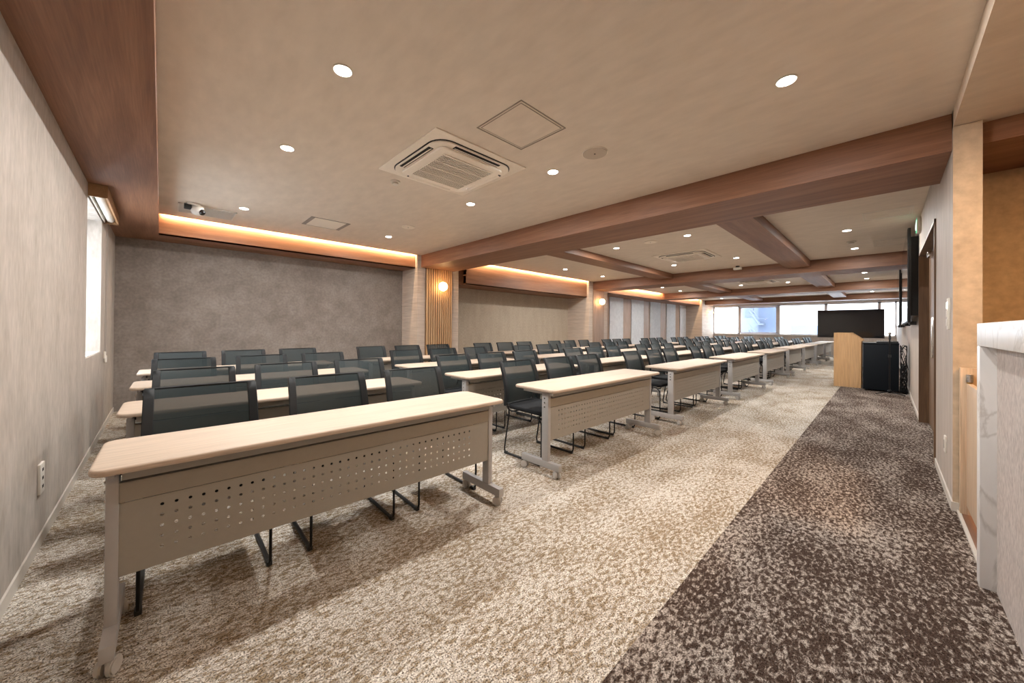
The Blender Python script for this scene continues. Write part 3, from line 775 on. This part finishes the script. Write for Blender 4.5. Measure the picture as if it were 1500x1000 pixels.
b = MB(); b.tube([(0, 0, .02), (0, 0, -1.42)], .002, 6); b.tube([(0, .10, .02), (0, .10, -1.46)], .002, 6)
b.build('cord', M['grille'], t)
b = MB(); b.cyl((0, 0, -1.45), .011, .08, seg=12, bev=.003); b.cyl((0, .10, -1.50), .011, .08, seg=12, bev=.003); b.build('toggle', M['white'], t)
def plate(name, loc, sx, sy, sz, label, cat, holes=0, m='white'):
    t = empty(name, loc); tag(t, label, cat)
    MB().box(-sx/2, sx/2, -sy/2, sy/2, -sz/2, sz/2, bev=.002).build('plate', M[m], t)
    return t
t = plate('wall_socket', (XL+.006, 3.13, .37), .012, .09, .16, 'white triple power socket low on the left wall', 'socket')
b = MB()
for z in (-.045, 0, .045): b.box(.006, .0075, -.012, -.006, z-.008, z+.008); b.box(.006, .0075, .006, .012, z-.008, z+.008)
b.build('slot', M['dark'], t, smooth=False)
t = plate('wall_socket', (4.25, YR+.005, .36), .07, .010, .12, 'white power socket low on the right wall before the door', 'socket')
MB().box(-.012, .012, .005, .007, -.03, .03).build('slot', M['grille'], t, smooth=False)
t = plate('light_switch', (4.04, YR+.006, 1.32), .075, .012, .22, 'tall white switch plate on the grey wall left of the tan wall end', 'switch')
for z in (-.06, .0, .06): MB().box(-.025, .025, .006, .010, z-.024, z+.024, bev=.002).build('rocker', M['sign_rocker_white'] if z > .05 else M['white'], t)  # top rocker is no lamp; its brightness is put in as glow
t = empty('exit_sign', (7.1, YR+.03, 2.56)); tag(t, 'small green emergency exit sign above the door', 'exit sign')
MB().box(-.10, .10, -.03, .008, -.09, .09, bev=.004).build('housing', M['white'], t)
MB().box(-.095, .095, .008, .011, -.085, .085).build('sign_face', M['green'], t, smooth=False)
b = MB(); b.box(-.075, .02, .011, .0125, -.06, .06); b.build('pictogram_door', M['sign_rocker_white'], t, smooth=False)
b = MB(); b.cyl((.045, .0125, .035), .010, .002, 'Y', seg=12); b.tube([(.04, .0125, .02), (.03, .0125, -.015), (.05, .0125, -.05)], .006, 6); b.tube([(.03, .0125, -.015), (.01, .0125, -.045)], .006, 6); b.tube([(.04, .0125, .015), (.065, .0125, 0)], .005, 6)
b.build('pictogram_figure', M['sign_rocker_white'], t)

# ------------------------------------------------------------------ outside the windows
struct(box('ground_outside', M['ext_ground'], 22.3, 80, -30, 50, -3.2, -3.0))
def bt(o, label, cat): return tag(o, label, cat)
t = empty('building', (31, 5.6, -3)); bt(t, 'blue-grey building with an outside stair behind the second window', 'building')
MB().box(0, 6, -.47, .65, 0, 12.0).build('wall', M['ext_blue'], t, smooth=False)
MB().box(.2, 6, .65, 1.75, 0, 12.0).build('side_wall', M['ext_light'], t, smooth=False)
MB().box(.12, .2, 1.0, 1.5, 5.1, 5.85).build('window', M['ext_steel'], t, smooth=False)
b = MB()
for z0 in (3.2, 4.5, 5.9):
    z0 = z0
    b.tube([(-.4, 1.1, z0+1.0), (-.4, .55, z0+.1)], .10, 6); b.tube([(-.4, 1.1, z0+1.35), (-.4, .55, z0+.45)], .03, 6); b.box(-.5, 0, .25, .6, z0+.02, z0+.12)
    b.tube([(-.4, .55, z0+.45), (-.4, .25, z0+.45)], .03, 6)
b.build('stair', M['ext_steel'], t)
t = empty('building', (30.9, 0, -3)); bt(t, 'white building with a low row of windows behind the display', 'building')
MB().box(0, 6, -12, 5.12, 0, 12).build('wall', M['ext_white'], t, smooth=False)
MB().box(-.03, 0, 3.0, 4.4, 3.8, 4.5).build('window', M['ext_light'], t, smooth=False)
MB().box(-.03, 0, .2, 2.4, 3.8, 4.5).build('window', M['ext_light'], t, smooth=False)
t = empty('building', (-6, 0, -3)); bt(t, 'unseen white block added outside the small left window to limit sky light', 'building')  # added out of view to cut the sky light entering the left window
MB().box(0, 3, -3, 11, 0, 5.6).build('wall', M['ext_white'], t, smooth=False)
t = empty('tree', (30, 8.9, -3)); bt(t, 'small green tree seen at the left edge of the far windows', 'tree')
MB().cyl((0, 0, 1.9), .05, 3.8, seg=10).build('trunk', M['jamb'], t)
b = MB(); rnd = random.Random(5)
for i in range(90):
    b.sphere((rnd.uniform(-.25, .25), rnd.uniform(-.22, .22), 3.6+rnd.random()*1.0), rnd.uniform(.03, .07), (1, 1, .5), 6)
b.build('foliage', M['foliage'], t)
